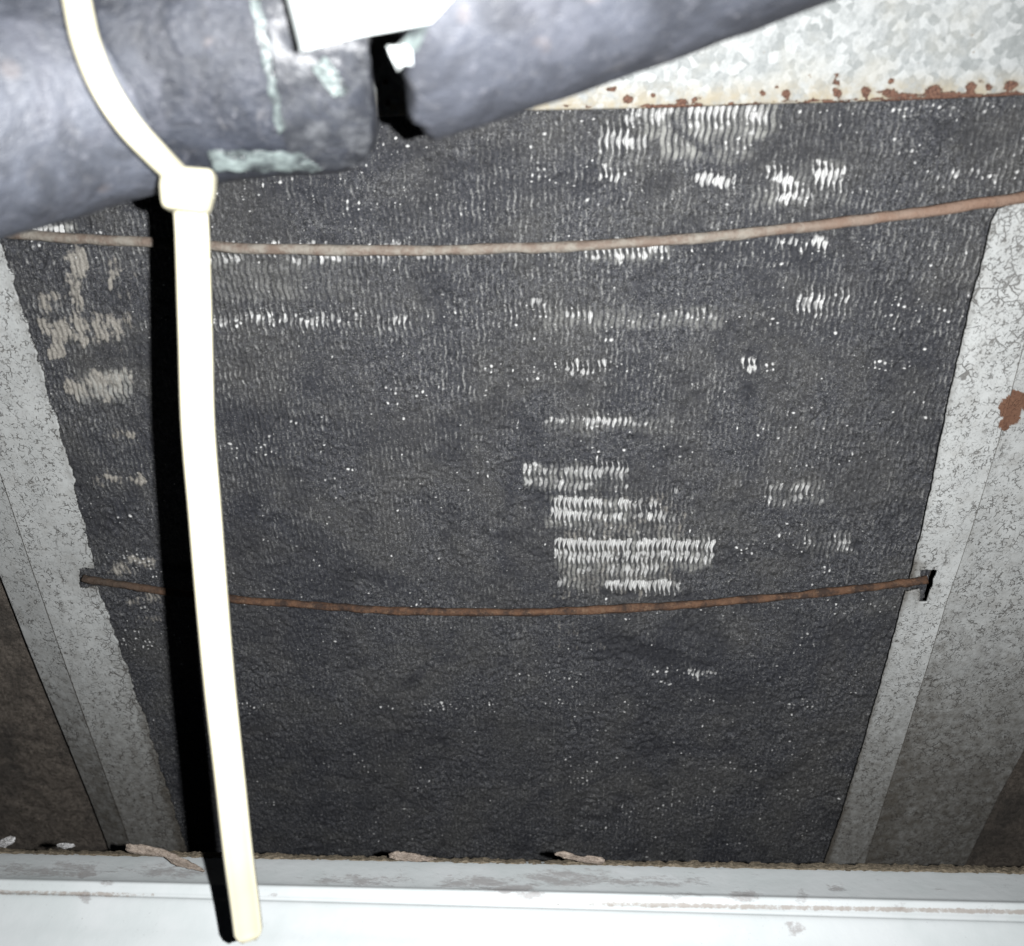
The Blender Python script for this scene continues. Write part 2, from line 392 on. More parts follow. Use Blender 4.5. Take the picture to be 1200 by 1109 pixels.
# rows of stray glints, painted in as pale colour, where the tubes run
rows = [(206, 26, 620, 1200, .30), (290, 16, 0, 1200, .28), (372, 18, 150, 1130, .22), (430, 12, 560, 1120, .22), (497, 10, 560, 1100, .22),
        (350, 9, 900, 1150, .30), (525, 10, 230, 1090, .15), (540, 8, 790, 1080, .2), (640, 20, 840, 1060, .16), (712, 12, 560, 1040, .14),
        (790, 10, 560, 1030, .16), (826, 7, 260, 1010, .26), (960, 30, 700, 1000, .10), (130, 10, 600, 1200, .35), (560, 14, 100, 200, .3),
        (660, 14, 120, 200, .35), (750, 20, 150, 210, .28), (230, 30, 240, 600, .22), (455, 12, 240, 560, .10), (900, 40, 640, 1000, .07)]
dens = np.full_like(X, .060) + .07 * sstep(300, 180, Vv)
for vc, hw, ua, ub, dn in rows:
    dens += 1.7 * dn * np.exp(-((Vv - vc) / (hw * .6)) ** 2) * sstep(ua - 20, ua + 20, U) * sstep(ub + 20, ub - 20, U)
dens *= (.3 + 1.4 * fbm(X, Z, .012, 61, 3))
cell = .0010
cj = np.floor(Z / cell + .7 * hash2(fi, fi * 0 + 3, 5))
hz = hash2(fi, cj, 71)
fz = Z / cell + .7 * hash2(fi, fi * 0 + 3, 5) - cj
glint = (.25 + .75 * hash2(fi, cj, 77) ** 3.0) * (hz < dens * .75) * np.clip(1 - d * (1.0 + 1.6 * hash2(fi, cj, 72)), 0, 1) * np.clip(1.25 - np.abs(fz - .5) * 2.6, 0, 1)
# larger, rarer painted glints that come in clusters
c2 = .0021; jj = np.floor(Z / c2 + hash2(fi, fi * 0 + 4, 331)); g2 = Z / c2 + hash2(fi, fi * 0 + 4, 331) - jj
h2 = hash2(fi, jj, 333)
clus = sstep(.56, .72, fbm(X, Z, .010, 335, 3))
big = (.35 + .65 * hash2(fi, jj, 341)) * (h2 < dens * 1.3 * clus) * np.clip(1.15 - d * (.8 + 1.2 * hash2(fi, jj, 337)), 0, 1) * np.clip(1.2 - np.abs(g2 - .5) * (2.2 + 2 * hash2(fi, jj, 339)), 0, 1)
glint = np.maximum(glint, big)
tanm = np.zeros_like(X)
for (a, b, c, e, st) in [(75, 295, 100, 340, .8), (80, 330, 100, 400, .8), (45, 345, 70, 395, .6), (60, 375, 100, 412, .85), (118, 300, 132, 345, .6),
                         (112, 368, 140, 402, .85), (72, 444, 150, 466, .75), (100, 435, 150, 452, .8), (110, 556, 172, 570, .7),
                         (125, 500, 160, 512, .5), (130, 655, 180, 672, .6), (140, 320, 150, 420, .35), (155, 690, 190, 705, .5), (150, 722, 190, 728, .5),
                         (650, 575, 800, 700, .28), (560, 400, 800, 480, .06), (0, 275, 60, 330, .12), (330, 300, 620, 480, .03), (650, 700, 720, 760, .22)]:
    tanm = np.maximum(tanm, st * box(a, b, c, e, 7))
tanm = np.clip(tanm * (-.55 + 2.9 * fbm(X, Z, .0036, 91, 5)) * (.55 + .6 * np.clip(1 - d * 1.2, 0, 1) + .35 * hash2(fi, np.floor(Z / .002), 371)), 0, 1)
soot_gap_shade = .55 * sstep(.55, .75, fbm(X, Z, .012, 101, 5))
for (a, b, rx, ry, ang, st) in [(760, 765, 85, 14, .30, .9), (735, 692, 38, 12, .1, 1), (790, 700, 30, 8, -.1, .8), (1000, 560, 45, 60, 0, .35), (1060, 440, 50, 120, 0, .35),
                             (975, 645, 40, 12, -.2, .9), (930, 170, 90, 40, 0, .45), (500, 870, 300, 50, 0, .25), (840, 820, 130, 26, 0, .4), (985, 960, 30, 20, 0, .7),
                             (640, 520, 50, 40, 0, .25), (290, 240, 60, 30, 0, .3)]:
    ca, sa = math.cos(ang), math.sin(ang)
    p = ((U - a) * ca + (Vv - b) * sa) / rx; q = (-(U - a) * sa + (Vv - b) * ca) / ry
    soot_gap_shade = np.maximum(soot_gap_shade, st * sstep(1.25, .4, np.sqrt(p * p + q * q) + ragged * 1.2))
soot_gap_shade *= (1 - np.clip(clean * 1.5, 0, 1))
lint_h = fbm(X, Z, .0022, 131, 4)             # lumps of packed dust
patch = sstep(.34, .62, fbm(X, Z, .022, 151, 4)) # how much of the fin rhythm still shows
upper = sstep(760, 420, Vv)
show = np.clip(.08 + .72 * patch * (.25 + .75 * upper), 0, 1)
ridge = np.clip(1 - d * 1.35, 0, 1) ** .8
dustL = .0009 * (lint_h - .5) + .00055 * (fbm(X, Z, .0009, 171, 2) - .5)
H = dustL + show * .00038 * (ridge - .4) + clean * (.0007 * ridge - .0009 * (1 - ridge))
H += .00025 * glint + .0012 * (vnoise(X, Z, .0016, .0016, 361) - .5) * sstep(.45, .7, fbm(X, Z, .009, 363, 3))
H += -.0006 * soot_gap_shade + .0012 * np.clip(tanm - .3, 0, 1) * (fbm(X, Z, .003, 181) - .3)
tz = (Z / TIER + .22 * (hash2(fi, fi * 0 + 6, 341) - .5) + .5 * (vnoise(fi, Z, 7.0, .02, 343) - .5)) % 1.0
tear_shine = np.clip(.38 + 1.0 * np.clip(np.sin(np.pi * tz), 0, 1) * (.6 + .4 * vnoise(fi, Z, 1.0, .002, 345) * 1.6) - d * 1.05, 0, 1)  # teardrop reflections of the fin sides, painted into the colour
metal = np.clip(np.clip(clean - .15, 0, 1) * 1.25 * np.clip(tear_shine * 1.7, 0, 1) + glint * 1.15, 0, 1)  # bare metal colour with the painted reflections and glints
sharp = np.clip(1 - d * 2.0, 0, 1)
broken = sstep(.46, .76, .5 * vnoise(fi * 1.0, Z, .9, .0017, 381) + .5 * fbm(X, Z, .0015, 383, 3))
line = np.exp(-((Vv % 1e9 - np.interp(U, [0, 1200], [300, 292])) / 26) ** 2) + .8 * np.exp(-((Vv - 378) / 20) ** 2) + .6 * np.exp(-((Vv - 440) / 16) ** 2) + .5 * np.exp(-((Vv - 222) / 30) ** 2)
crest = np.clip(sharp * broken * (.15 + .8 * show + .6 * line) * 1.15 + ridge * .15 * show + .5 * ridge * np.clip(clean, 0, 1), 0, 1)
bare = np.zeros_like(X)
for (a, b, c, e, st) in [(644, 582, 738, 618, .62), (655, 616, 790, 640, .32), (650, 630, 836, 668, .72), (664, 664, 786, 690, .50), (700, 604, 790, 636, .22), (615, 546, 690, 572, .52), (690, 550, 735, 574, .26), (742, 118, 912, 158, .9), (775, 118, 885, 188, .75), (700, 165, 760, 205, .22),
                         (90, 435, 150, 470, .8), (640, 488, 790, 506, .22), (0, 262, 90, 276, .7), (690, 285, 790, 305, .5), (905, 562, 970, 592, .2), (640, 360, 850, 385, .3),
                         (250, 290, 420, 350, .22), (945, 626, 1000, 650, .18), (880, 190, 990, 240, .35)]:
    bare = np.maximum(bare, st * box(a, b, c, e, 5, Uw * .6 + U * .4, Vw * .6 + Vv * .4))
bare *= (1 - .9 * dark_wedge)
bare = np.clip(bare * (1.05 + 3.2 * ragged) * (.75 + .5 * hash2(fi, fi * 0, 353)), 0, 1)
bare_c = bare * sstep(.92, .55, d) * (.55 + .45 * np.clip(np.sin(np.pi * tz), 0, 1)) * (.6 + .8 * hash2(fi, np.floor(Z / .003), 351) * .8)  # bare fin colour, with the bright reflection band of each tier painted in
soot_gap_shade = np.maximum(soot_gap_shade * (1 - bare), bare * sstep(.6, .95, d))  # shade between bare fins painted in
# deep gaps between bare fins: their shade is painted in with the soot colour
soot_gap_shade = np.clip(np.maximum(soot_gap_shade, clean * sstep(.55, .95, d) * 1.0), 0, 1)
coil = thing('condenser_coil', 'large dirty black finned coil face filling the middle, matted with dust and white bare patches', 'coil', (0, 0, z0))
P = np.stack([X, -H, Z], -1)
mesh_obj('fin', P, grid_faces(nz, nx), M_coil, coil, attrs={'metal': metal, 'crest': crest, 'soot_gap_shade': soot_gap_shade, 'tan': tanm, 'bare': bare_c}, kind='stuff')
bk = [(xs0, .004, z0), (xs1, .004, z0), (xs1, .004, z1), (xs0, .004, z1), (xs0, .03, z0), (xs1, .03, z0), (xs1, .03, z1), (xs0, .03, z1)]
mesh_obj('tube_block', bk, [(0, 1, 2, 3), (5, 4, 7, 6), (4, 0, 3, 7), (1, 5, 6, 2), (3, 2, 6, 7), (4, 5, 1, 0)], M_coil, coil, smooth=False)

# ------------------------------------------------------------------ sheet-metal strips
def blob_mask(U, V, spots, rag=None):
    m = np.zeros_like(U)
    U = U + 7 * (fbm(U, V, 9.0, 401, 3) - .5); V = V + 7 * (fbm(U, V, 8.0, 403, 3) - .5)
    for (a, b, r1, r2, st) in spots:
        q = np.sqrt(((U - a) / r1) ** 2 + ((V - b) / r2) ** 2)
        m = np.maximum(m, st * sstep(1.5, .3, q))
    return m
def strip(name, A, B, nl, nw, mat, parent, thick=.0012, hole=None, jagA=0, rust=(), grime=None, crack=None, seam=None, label=None):
    """sheet between two 3-D polylines A and B (top to bottom) with real thickness"""
    t = np.linspace(0, 1, nl); a = poly(A, t); b = poly(B, t)
    s = np.linspace(0, 1, nw)[None, :, None]
    Pm = a[:, None, :] * (1 - s) + b[:, None, :] * s
    if jagA:
        j = (fbm(Pm[:, :1, 2] * 1.0, Pm[:, :1, 2] * .3, .0035, 7, 4) - .5) * 2 * jagA
        fall = np.clip(1 - np.arange(nw) / (nw * .25), 0, 1)[None, :]
        Pm[..., 0] += j * fall
    Pm[..., 1] -= .00035 * (fbm(Pm[..., 0], Pm[..., 2], .02, 15, 3) - .5)
    Uu, Vq = project(Pm[..., 0], Pm[..., 1], Pm[..., 2])
    keep = None
    if hole is not None:
        cu = (Uu[:-1, :-1] + Uu[1:, 1:]) / 2; cv = (Vq[:-1, :-1] + Vq[1:, 1:]) / 2
        keep = ~hole(cu, cv)
    fF = grid_faces(nl, nw, keep)
    Bk = Pm.copy(); Bk[..., 1] += thick
    nv = nl * nw
    fB = fF[:, ::-1] + nv
    # close every open border (outer edges and hole rims)
    e = np.concatenate([fF[:, [0, 1]], fF[:, [1, 2]], fF[:, [2, 3]], fF[:, [3, 0]]])
    key = {}
    es = np.sort(e, 1); code = es[:, 0].astype(np.int64) * nv + es[:, 1]
    uq, inv, cnt = np.unique(code, return_inverse=True, return_counts=True)
    be = e[cnt[inv] == 1]
    fS = np.stack([be[:, 1], be[:, 0], be[:, 0] + nv, be[:, 1] + nv], 1)
    faces = np.concatenate([fF, fB, fS])
    V = np.concatenate([Pm.reshape(-1, 3), Bk.reshape(-1, 3)])
    ru = blob_mask(Uu, Vq, rust) if rust else np.zeros_like(Uu)
    gr = grime(Uu, Vq, Pm) if grime else np.zeros_like(Uu)
    ck = crack(Uu, Vq, Pm) if crack else np.zeros_like(Uu)
    if seam == 'b': gr[:, -1] += 1.3; gr[:, -2] += .5  # explicit dark line drawn along the crease
    if seam == 'a': gr[:, 0] += 1.3; gr[:, 1] += .4
    two = lambda q: np.concatenate([q.ravel(), q.ravel()])
    o = mesh_obj(name, V, faces, mat, parent, attrs={'rust': two(ru), 'grime': two(gr), 'crack': two(ck)})
    if label: o['label'] = label
    return o

# top galvanised plate
plate = thing('galvanised_flange', 'bare galvanised sheet above the coil with rust spots along its lower edge', 'metal flange', on(800, 125, -.004))
yf = -.0035
edge = [(280, 141), (440, 137), (600, 130), (760, 127), (900, 122), (1050, 118), (1210, 111), (1300, 107)]
A = [on(u, v, yf) for u, v in edge]
B = [on(u, v, yf) + np.array((0, 0, .10)) for u, v in edge]
rs = [(628, 116, 3.8, 3.8, .8), (648, 112, 4.5, 4.5, .85), (717, 103, 6.8, 3.8, .75), (736, 118, 6.8, 5.2, .95), (765, 112, 3.8, 3.0, .7), (895, 110, 4.5, 4.5, .8), (910, 103, 3.8, 3.0, .75), (950, 88, 3.0, 2.2, .7),
      (922, 110, 6.0, 6.8, 1), (981, 88, 3.8, 3.0, .8), (980, 97, 4.5, 4.5, .9), (981, 109, 6.8, 6.0, 1), (1015, 107, 7.5, 6.0, .9), (1045, 96, 4.5, 3.8, .9), (1040, 108, 12.0, 4.5, .8), (1060, 112, 26.0, 3.8, .9),
      (1095, 106, 12.0, 6.8, .95), (1138, 104, 7.5, 7.5, 1), (1125, 113, 60.0, 5.2, .85), (1160, 102, 6.0, 3.8, .8), (1184, 100, 9.0, 7.5, 1), (1150, 95, 4.5, 3.0, .6), (1185, 112, 30.0, 5.2, .95),
      (790, 124, 45.0, 3.0, .95), (800, 119, 9.0, 4.5, .8), (815, 117, 7.5, 3.8, .7), (760, 124, 12.0, 3.0, .8), (870, 123, 40.0, 2.2, .7), (960, 119, 60.0, 2.2, .8), (1060, 117, 80.0, 2.2, .9),
      (450, 95, 3.8, 3.0, .7), (455, 122, 4.5, 3.8, .9), (665, 124, 7.5, 3.0, .6), (690, 124, 6.0, 3.0, .6), (1139, 40, 2.2, 2.2, .6), (1140, 60, 2.2, 2.2, .6), (895, 60, 2.2, 2.2, .4), (445, 108, 3.0, 3.0, .6)]
strip('sheet', A, B, 900, 160, M_galv, plate, .0012, rust=rs,
      grime=lambda U, V, P: sstep(40, 2, (122 - .03 * (U - 900)) - V))
# folded lip turned back from its lower edge
A2 = [p + np.array((0, .0014, .0)) for p in A]; B2 = [p + np.array((0, .004, -.0008)) for p in A]
strip('folded_lip', A2, B2, 300, 4, M_galv, plate, .0008, rust=[(u, 120, 30, 20, .7) for u in range(620, 1200, 60)])

# left corner post
yl = -.006
def lp(pts, y=yl): return [on(u, v, y) for u, v in pts]
post1 = thing('corner_post', 'grey painted metal post left of the coil, speckled with chipped paint', 'metal post', on(180, 1010, yl), 'painted posts either side of the coil')
inner = [(-40, 160), (-2, 285), (25, 360), (52, 450), (78, 540), (98, 615), (112, 680), (140, 765), (168, 840), (192, 915), (214, 985), (228, 1035)]
crease = [(-330, -160), (-60, 420), (0, 556), (40, 675), (80, 790), (120, 900), (150, 985), (168, 1035)]
outer = [(-400, -80), (-70, 530), (0, 675), (35, 765), (70, 850), (105, 935), (124, 985), (142, 1035)]
def slotL(u, v):
    n = 9 * (fbm(u, v, 9.0, 411, 2) - .5)
    return (u > 92 + n * .6) & (v > 667 + n * .5) & (v < 689 + n * .5)
gL = lambda U, V, P: .55 * np.exp(-((U - 108) / 26) ** 2 - ((V - 678) / 17) ** 2) + .16 + .62 * sstep(640, 1000, V) + .25 * sstep(12, 0, np.abs(U - np.interp(V, [285, 985], [0, 214])))
strip('front_face', lp(inner), lp(crease), 1100, 120, M_post, post1, .0012, seam='b', hole=slotL, jagA=.0016, grime=gL,
      crack=lambda U, V, P: .18 * sstep(40, 8, np.interp(V, [285, 985], [0, 214]) - U) * sstep(560, 700, V))
A = [p + np.array((-.0004, .0012, 0)) for p in lp(crease)]
B = [on(u, v, yl + .004) for u, v in outer]
strip('side_face', A, B, 700, 50, M_post, post1, .0012, grime=lambda U, V, P: .15 + .7 * sstep(620, 980, V))
# dark cavity plate behind the slots
# right corner post
post2 = thing('corner_post', 'grey painted metal post right of the coil with cracked paint and a rust patch', 'metal post', on(1000, 1015, yl), 'painted posts either side of the coil')
inner2 = [(1186, 240), (1170, 246), (1162, 262), (1154, 300), (1140, 352), (1118, 445), (1098, 540), (1082, 620), (1066, 680), (1040, 775), (1010, 880), (985, 960), (966, 1012), (958, 1045)]
crease2 = [(1242, 233), (1230, 290), (1200, 405), (1170, 520), (1140, 618), (1110, 705), (1085, 788), (1060, 868), (1035, 945), (1014, 1012), (1004, 1045)]
outer2 = [(1450, 238), (1400, 330), (1330, 520), (1272, 690), (1236, 790), (1200, 880), (1172, 930), (1150, 975), (1132, 1012), (1115, 1045)]
def slotR(u, v):
    n = 7 * (fbm(u, v, 8.0, 413, 2) - .5)
    return ((u > 1079 + n) & (u < 1092 + n * .4 - (v - 690) * .35) & (v > 668 + n) & (v < 706)) | ((u > 1040) & (u < 1090) & (np.abs(v - (690 - (u - 1040) * .16)) < 7.5 + n * .4))
gR = lambda U, V, P: .55 * np.exp(-((U - 1076) / 24) ** 2 - ((V - 688) / 20) ** 2) + .16 + .60 * sstep(640, 1010, V) + .35 * sstep(9, 0, U - np.interp(V, [258, 445, 680, 1012], [1163, 1118, 1066, 966])) \
     + .3 * np.exp(-((U - 1072) / 25) ** 2 - ((V - 662) / 9) ** 2)
strip('front_face', lp(inner2), lp(crease2), 1100, 90, M_post, post2, .0012, seam='b', rust=[(1184, 480, 15, 19, 1), (1176, 496, 8, 7, .9)], hole=slotR, jagA=.0004, grime=gR,
      crack=lambda U, V, P: .16 * sstep(520, 300, V))
A = [p + np.array((.0004, .0012, 0)) for p in lp(crease2)]
B = [on(u, v, yl + .007) for u, v in outer2]
strip('side_face', A, B, 900, 150, M_post, post2, .0012,
      rust=[(1182, 482, 17, 20, 1), (1192, 468, 14, 12, .9), (1176, 498, 8, 6, .9), (1205, 470, 14, 14, .9), (1198, 892, 6, 5, .8)],
      grime=lambda U, V, P: .22 + .62 * sstep(600, 960, V) + .1 * sstep(40, 0, U - np.interp(V, [405, 1012], [1200, 1014])))

# ------------------------------------------------------------------ round bars
def tube(name, path, rad, mat, parent=None, n=14, attrs=None, jitter=0.0, cap=True, seed=1, flat=None):
    path = np.asarray(path); m = len(path)
    T = np.gradient(path, axis=0); T /= np.linalg.norm(T, axis=1)[:, None]
    ref = np.array((0, 0, 1.0)); V = []
    r_ = rad if hasattr(rad, '__len__') else [rad] * m
    for i in range(m):
        a = np.cross(T[i], ref); a /= np.linalg.norm(a); b = np.cross(a, T[i])
        for k in range(n):
            th = 2 * math.pi * k / n
            V.append(path[i] + (a * math.cos(th) + b * math.sin(th)) * r_[i])
    V = np.array(V)
    if jitter:
        g = np.arange(m)[:, None] * np.ones((1, n)); h = np.arange(n)[None, :] * np.ones((m, 1))
        j = (vnoise(g, h, 3.1, 2.3, seed) - .5) * 2 * jitter
        c = np.repeat(path, n, 0); dirv = V - c; dirv /= np.linalg.norm(dirv, axis=1)[:, None] + 1e-9
        V = V + dirv * j.reshape(-1, 1)
    Fc = []
    for i in range(m - 1):
        for k in range(n):
            k2 = (k + 1) % n
            Fc.append((i * n + k, i * n + k2, (i + 1) * n + k2, (i + 1) * n + k))
    if cap:
        Fc.append(tuple(range(n))[::-1]); Fc.append(tuple((m - 1) * n + k for k in range(n)))
    at_ = {k: np.repeat(v, n) for k, v in attrs.items()} if attrs else None
    return mesh_obj(name, V, Fc, mat, parent, attrs=at_)
def wire_path(pts, y_end, y_mid, n=14):
    uv = catmull([np.array(p) for p in pts], n)
    u0, u1 = uv[0, 0], uv[-1, 0]
    out = []
    for u, v in uv:
        t = (u - u0) / (u1 - u0); y = y_end + (y_mid - y_end) * 4 * t * (1 - t)
        out.append(on(u, v, y))
    out = np.array(out); k = np.arange(len(out))
    out[:, 2] += .0007 * (fbm(k * 1.0, k * 0.0, 16.0, int(uv[0, 1]), 3) - .5); out[:, 1] += .0008 * (fbm(k * 1.0, k * 0.0, 13.0, 77, 3) - .5)
    return out, uv
p1, uv1 = wire_path([(-90, 262), (0, 273), (120, 281), (240, 288), (360, 293), (480, 294), (600, 291), (720, 286), (840, 277), (960, 264), (1080, 249), (1200, 231), (1300, 212)], -.010, -.017, 20)
o = tube('guard_wire', p1, .00160, M_w1, attrs={'grime': sstep(820, 1150, uv1[:, 0])}, jitter=.00022, seed=4)
o['label'] = 'upper curved guard wire, pale dusty tan, crossing just under the foam'; o['category'] = 'wire'; o['group'] = 'curved guard wires across the coil'
p2, uv2 = wire_path([(98, 678), (140, 685), (200, 694), (270, 702), (370, 710), (480, 716), (600, 718), (720, 714), (830, 707), (940, 697), (1030, 687), (1086, 680)], -.0065, -.014, 20)
o = tube('guard_wire', p2, .00152, M_w2, attrs={'grime': sstep(240, 120, uv2[:, 0])}, jitter=.00035, seed=9)
o['label'] = 'lower curved guard wire, thin red-brown rust, ends hooked into post slots'; o['category'] = 'wire'; o['group'] = 'curved guard wires across the coil'

# ------------------------------------------------------------------ front rail
rail = thing('base_rail', 'white painted folded rail along the bottom, with scuffs and a crumbly upper edge', 'rail', at(600, 1040, .30))
# profile rows: (v at u=0, v at u=1200, depth)
prof = [(998, 1021, .3230), (1000, 1024, .3205), (1005, 1030, .3172), (1014, 1040, .3120), (1024, 1051, .3062), (1028, 1056, .3036), (1031, 1059, .3015), (1036, 1065, .3005), (1041, 1072, .2998), (1044, 1077, .2996),
        (1046, 1080, .2992), (1052, 1086, .2975), (1080, 1114, .2930), (1110, 1142, .2880), (1200, 1232, .275)]
nu = 700
ul = np.linspace(-120, 1320, nu)
sub = catmull([np.array(p) for p in prof], 6)
rows_ = []
for (va, vb, dp) in sub:
    a = at(-120, va - (vb - va) * .1, dp); b = at(1320, vb + (vb - va) * .1, dp)
    t = np.linspace(0, 1, nu)[:, None]; rows_.append(a * (1 - t) + b * t)
Pm = np.array(rows_)
Uu, Vq = project(Pm[..., 0], Pm[..., 1], Pm[..., 2])
vn = Vq - (np.interp(Uu, [0, 1200], [0, 23]))      # 998.. at the upper edge, levelled
sc = .20 * sstep(1036, 1015, vn) + blob_mask(Uu, Vq, [(100, 1052, 9, 9, .95), (126, 1035, 10, 6, .8), (100, 1026, 14, 5, .8), (175, 1072, 6, 5, .5), (935, 1090, 13, 9, .9), (925, 1083, 8, 5, .9), (600, 1042, 30, 6, .75),
                        (620, 1050, 26, 7, .75), (560, 1035, 60, 9, .6), (870, 1050, 26, 7, .85), (800, 1050, 30, 5, .6), (980, 1040, 14, 4, .5), (320, 1048, 7, 3, .6), (660, 1030, 60, 12, .55), (420, 1033, 70, 8, .5),
                        (1055, 1064, 10, 8, .6), (1160, 1068, 8, 8, .6), (940, 1052, 10, 12, .6), (200, 1022, 50, 10, .5), (60, 1020, 80, 10, .45), (760, 1035, 70, 9, .4)])
crs = sstep(7, 1, np.abs(vn - 1046)) * (.34 + .35 * sstep(560, 800, Uu) + .3 * sstep(220, 120, Uu))
du = crs + .12 * sstep(1032, 1010, vn) + .25 * sstep(1005, 1000, vn) + .42 * sstep(10, 0, np.abs(vn - 1024)) * sstep(250, 100, Uu)
mesh_obj('painted_lip', Pm, grid_faces(len(sub), nu), M_rail, rail, attrs={'scuff': sc, 'dust': du})
# crumbly edge strip lying on top of the rail
nc = 16; nu2 = 1100; t = np.linspace(-120, 1320, nu2)
E = np.zeros((nc, nu2, 3))
for i in range(nc):
    s_ = i / (nc - 1)
    for k, u in enumerate(t):
        pass
uu = t
h1 = 5.0 + 3.0 * fbm(uu[None, :] / 1000, uu[None, :] * 0, .03, 201, 5)[0] + 2.5 * (fbm(uu[None, :] / 1000, uu[None, :] * 0, .006, 211, 3)[0] - .5) * 2 + 3.0 * sstep(500, 1200, uu)
for i in range(nc):
    s_ = i / (nc - 1)
    vv = np.interp(uu, [0, 1200], [1001, 1025.5]) - h1 * s_
    rr = np.stack([(uu - 600) / F, (vv - 554.5) / F, np.ones_like(uu)], -1) @ M.T
    dp = .3200 - .0008 * math.sin(math.pi * min(1, s_ * 1.0)) + .0045 * s_
    E[i] = CAM + rr * (dp + .0012 * (fbm(uu[None, :] / 1000, uu[None, :] * 0 + s_ * .02, .006, 220, 4)[0][:, None] - .5))
mesh_obj('crumbly_edge', E, grid_faces(nc, nu2), M_crumb, rail)

# scraps and lint lying on the rail
def scrap(name, outline, depth, mat, label, cat, group=None, thick=.0008, seed=3):
    """crumpled flat scrap: fan of rings inside an outline, with thickness"""
    ol = catmull([np.array(p, float) for p in outline + [outline[0]]], 5)[:-1]
    c = ol.mean(0); rings = 5; n = len(ol); V = []
    r2 = np.random.default_rng(seed)
    for side in (0, 1):
        for k in range(1, rings + 1):
            for j, p in enumerate(ol):
                q = c + (p - c) * k / rings
                if k == rings: q = q + r2.normal(0, .5, 2)
                dd = depth + (.0 if side == 0 else thick) + (0 if k == rings and side else r2.normal(0, .0004)) - .0010 * (1 - k / rings)
                V.append(at(q[0], q[1], dd))
        V.append(at(c[0], c[1], depth + side * thick - .001))
    off = rings * n + 1; Fc = []
    for side in (0, 1):
        o_ = side * off; ce = o_ + rings * n
        for j in range(n):
            j2 = (j + 1) % n
            f = (ce, o_ + j, o_ + j2); Fc.append(f if side == 0 else f[::-1])
            for k in range(rings - 1):
                f = (o_ + k * n + j, o_ + (k + 1) * n + j, o_ + (k + 1) * n + j2, o_ + k * n + j2)
                Fc.append(f if side == 0 else f[::-1])
    for j in range(n):
        j2 = (j + 1) % n; a = (rings - 1) * n
        Fc.append((a + j, off + a + j, off + a + j2, a + j2))
    o = mesh_obj(name, V, Fc, mat); o['label'] = label; o['category'] = cat
    if group: o['group'] = group
    return o
GS = 'torn scraps on the rail edge'
scrap('paper_scrap', [(148, 989), (170, 991), (196, 997), (212, 1005), (232, 1015), (240, 1022), (222, 1018), (205, 1014), (190, 1003), (165, 1001), (148, 998)], .3075, M_scrap, 'long tan torn scrap draped over the rail edge left of the cable tie', 'paper scrap', GS, seed=1)
scrap('paper_scrap', [(456, 1001), (466, 998), (486, 1000), (498, 1004), (512, 1006), (498, 1010), (474, 1009), (458, 1006)], .3085, M_scrap, 'small tan scrap on the rail edge right of the cable tie', 'paper scrap', GS, seed=2)
scrap('paper_scrap', [(650, 999), (664, 998), (680, 1004), (694, 1003), (708, 1007), (704, 1013), (684, 1011), (668, 1007), (652, 1003)], .3085, M_scrap, 'curled pale scrap on the rail edge under the coil centre', 'paper scrap', GS, seed=3)
scrap('lint_tuft', [(0, 985), (10, 980), (18, 982), (16, 988), (6, 993), (-4, 992)], .309, M_fluff, 'grey fluff tuft at the far left end of the rail', 'lint', seed=5)
scrap('lint_tuft', [(66, 990), (78, 988), (88, 991), (80, 994), (68, 993)], .309, M_fluff, 'thin wisp of fluff on the rail between the left end and the tan scrap', 'lint', seed=6)

# ------------------------------------------------------------------ foam sleeves
def sleeve(path_uvd, rad, mat, name, parent, lump, seed, n=72, m_per=16, round_a=False, round_b=True, attrs=None, rcap=.006):
    pts = [at(*p) for p in path_uvd]; path = catmull(pts, m_per)
    m = len(path)
    s = np.concatenate([[0], np.cumsum(np.linalg.norm(np.diff(path, axis=0), axis=1))]); L = s[-1]
    T = np.gradient(path, axis=0); T /= np.linalg.norm(T, axis=1)[:, None]
    V = []; Fc = []
    rr = np.full(m, rad)
    rc = rcap
    if round_b: 
        e = L - s; k = e < rc; rr[k] = rad - rc * (1 - np.sqrt(np.clip(1 - ((rc - e[k]) / rc) ** 2, 0, 1)))
    if round_a:
        k = s < rc; rr[k] = rad - rc * (1 - np.sqrt(np.clip(1 - ((rc - s[k]) / rc) ** 2, 0, 1)))
    for i in range(m):
        a = np.cross(T[i], (0, 0, 1.0)); a /= np.linalg.norm(a); b = np.cross(a, T[i])
        th = 2 * np.pi * np.arange(n) / n
        lx = np.cos(th) * .02; ly = np.sin(th) * .02
        dv = lump * ((fbm(lx + s[i] * .7 + 1, ly + s[i] * .7 + 1, .014, seed, 4) - .5) * 2)
        R = rr[i] + dv
        V.append(path[i] + a * (np.cos(th) * R)[:, None] + b * (np.sin(th) * R)[:, None])
    V = np.concatenate(V)
    for i in range(m - 1):
        for k in range(n):
            k2 = (k + 1) % n; Fc.append((i * n + k, (i + 1) * n + k, (i + 1) * n + k2, i * n + k2))
    if round_a and rcap < .004:
        Vr = V.reshape(m, n, 3); kk = np.arange(n) * 1.0
        off = .0090 * (fbm(kk, kk * 0, 3.4, 431, 3) - .5)
        ctr = path[0]; dirs = Vr[8] - path[8]; dirs /= np.linalg.norm(dirs, axis=1)[:, None]
        off = off + .0118 * np.clip(1 + dirs @ (M @ np.array((0, -1.0, 0))), 0, 2)
        for i in range(m):
            f_ = max(0, 1 - s[i] / .05); Vr[i] += T[0] * (off * f_)[:, None]
    # end caps dished in to the pipe
    nv = len(V); V = np.concatenate([V, [path[0] + T[0] * .002, path[-1] - T[-1] * .002]])
    for k in range(n):
        k2 = (k + 1) % n; Fc.append((nv, k, k2)); Fc.append((nv + 1, (m - 1) * n + k2, (m - 1) * n + k))
    return mesh_obj(name, V, Fc, mat, parent)
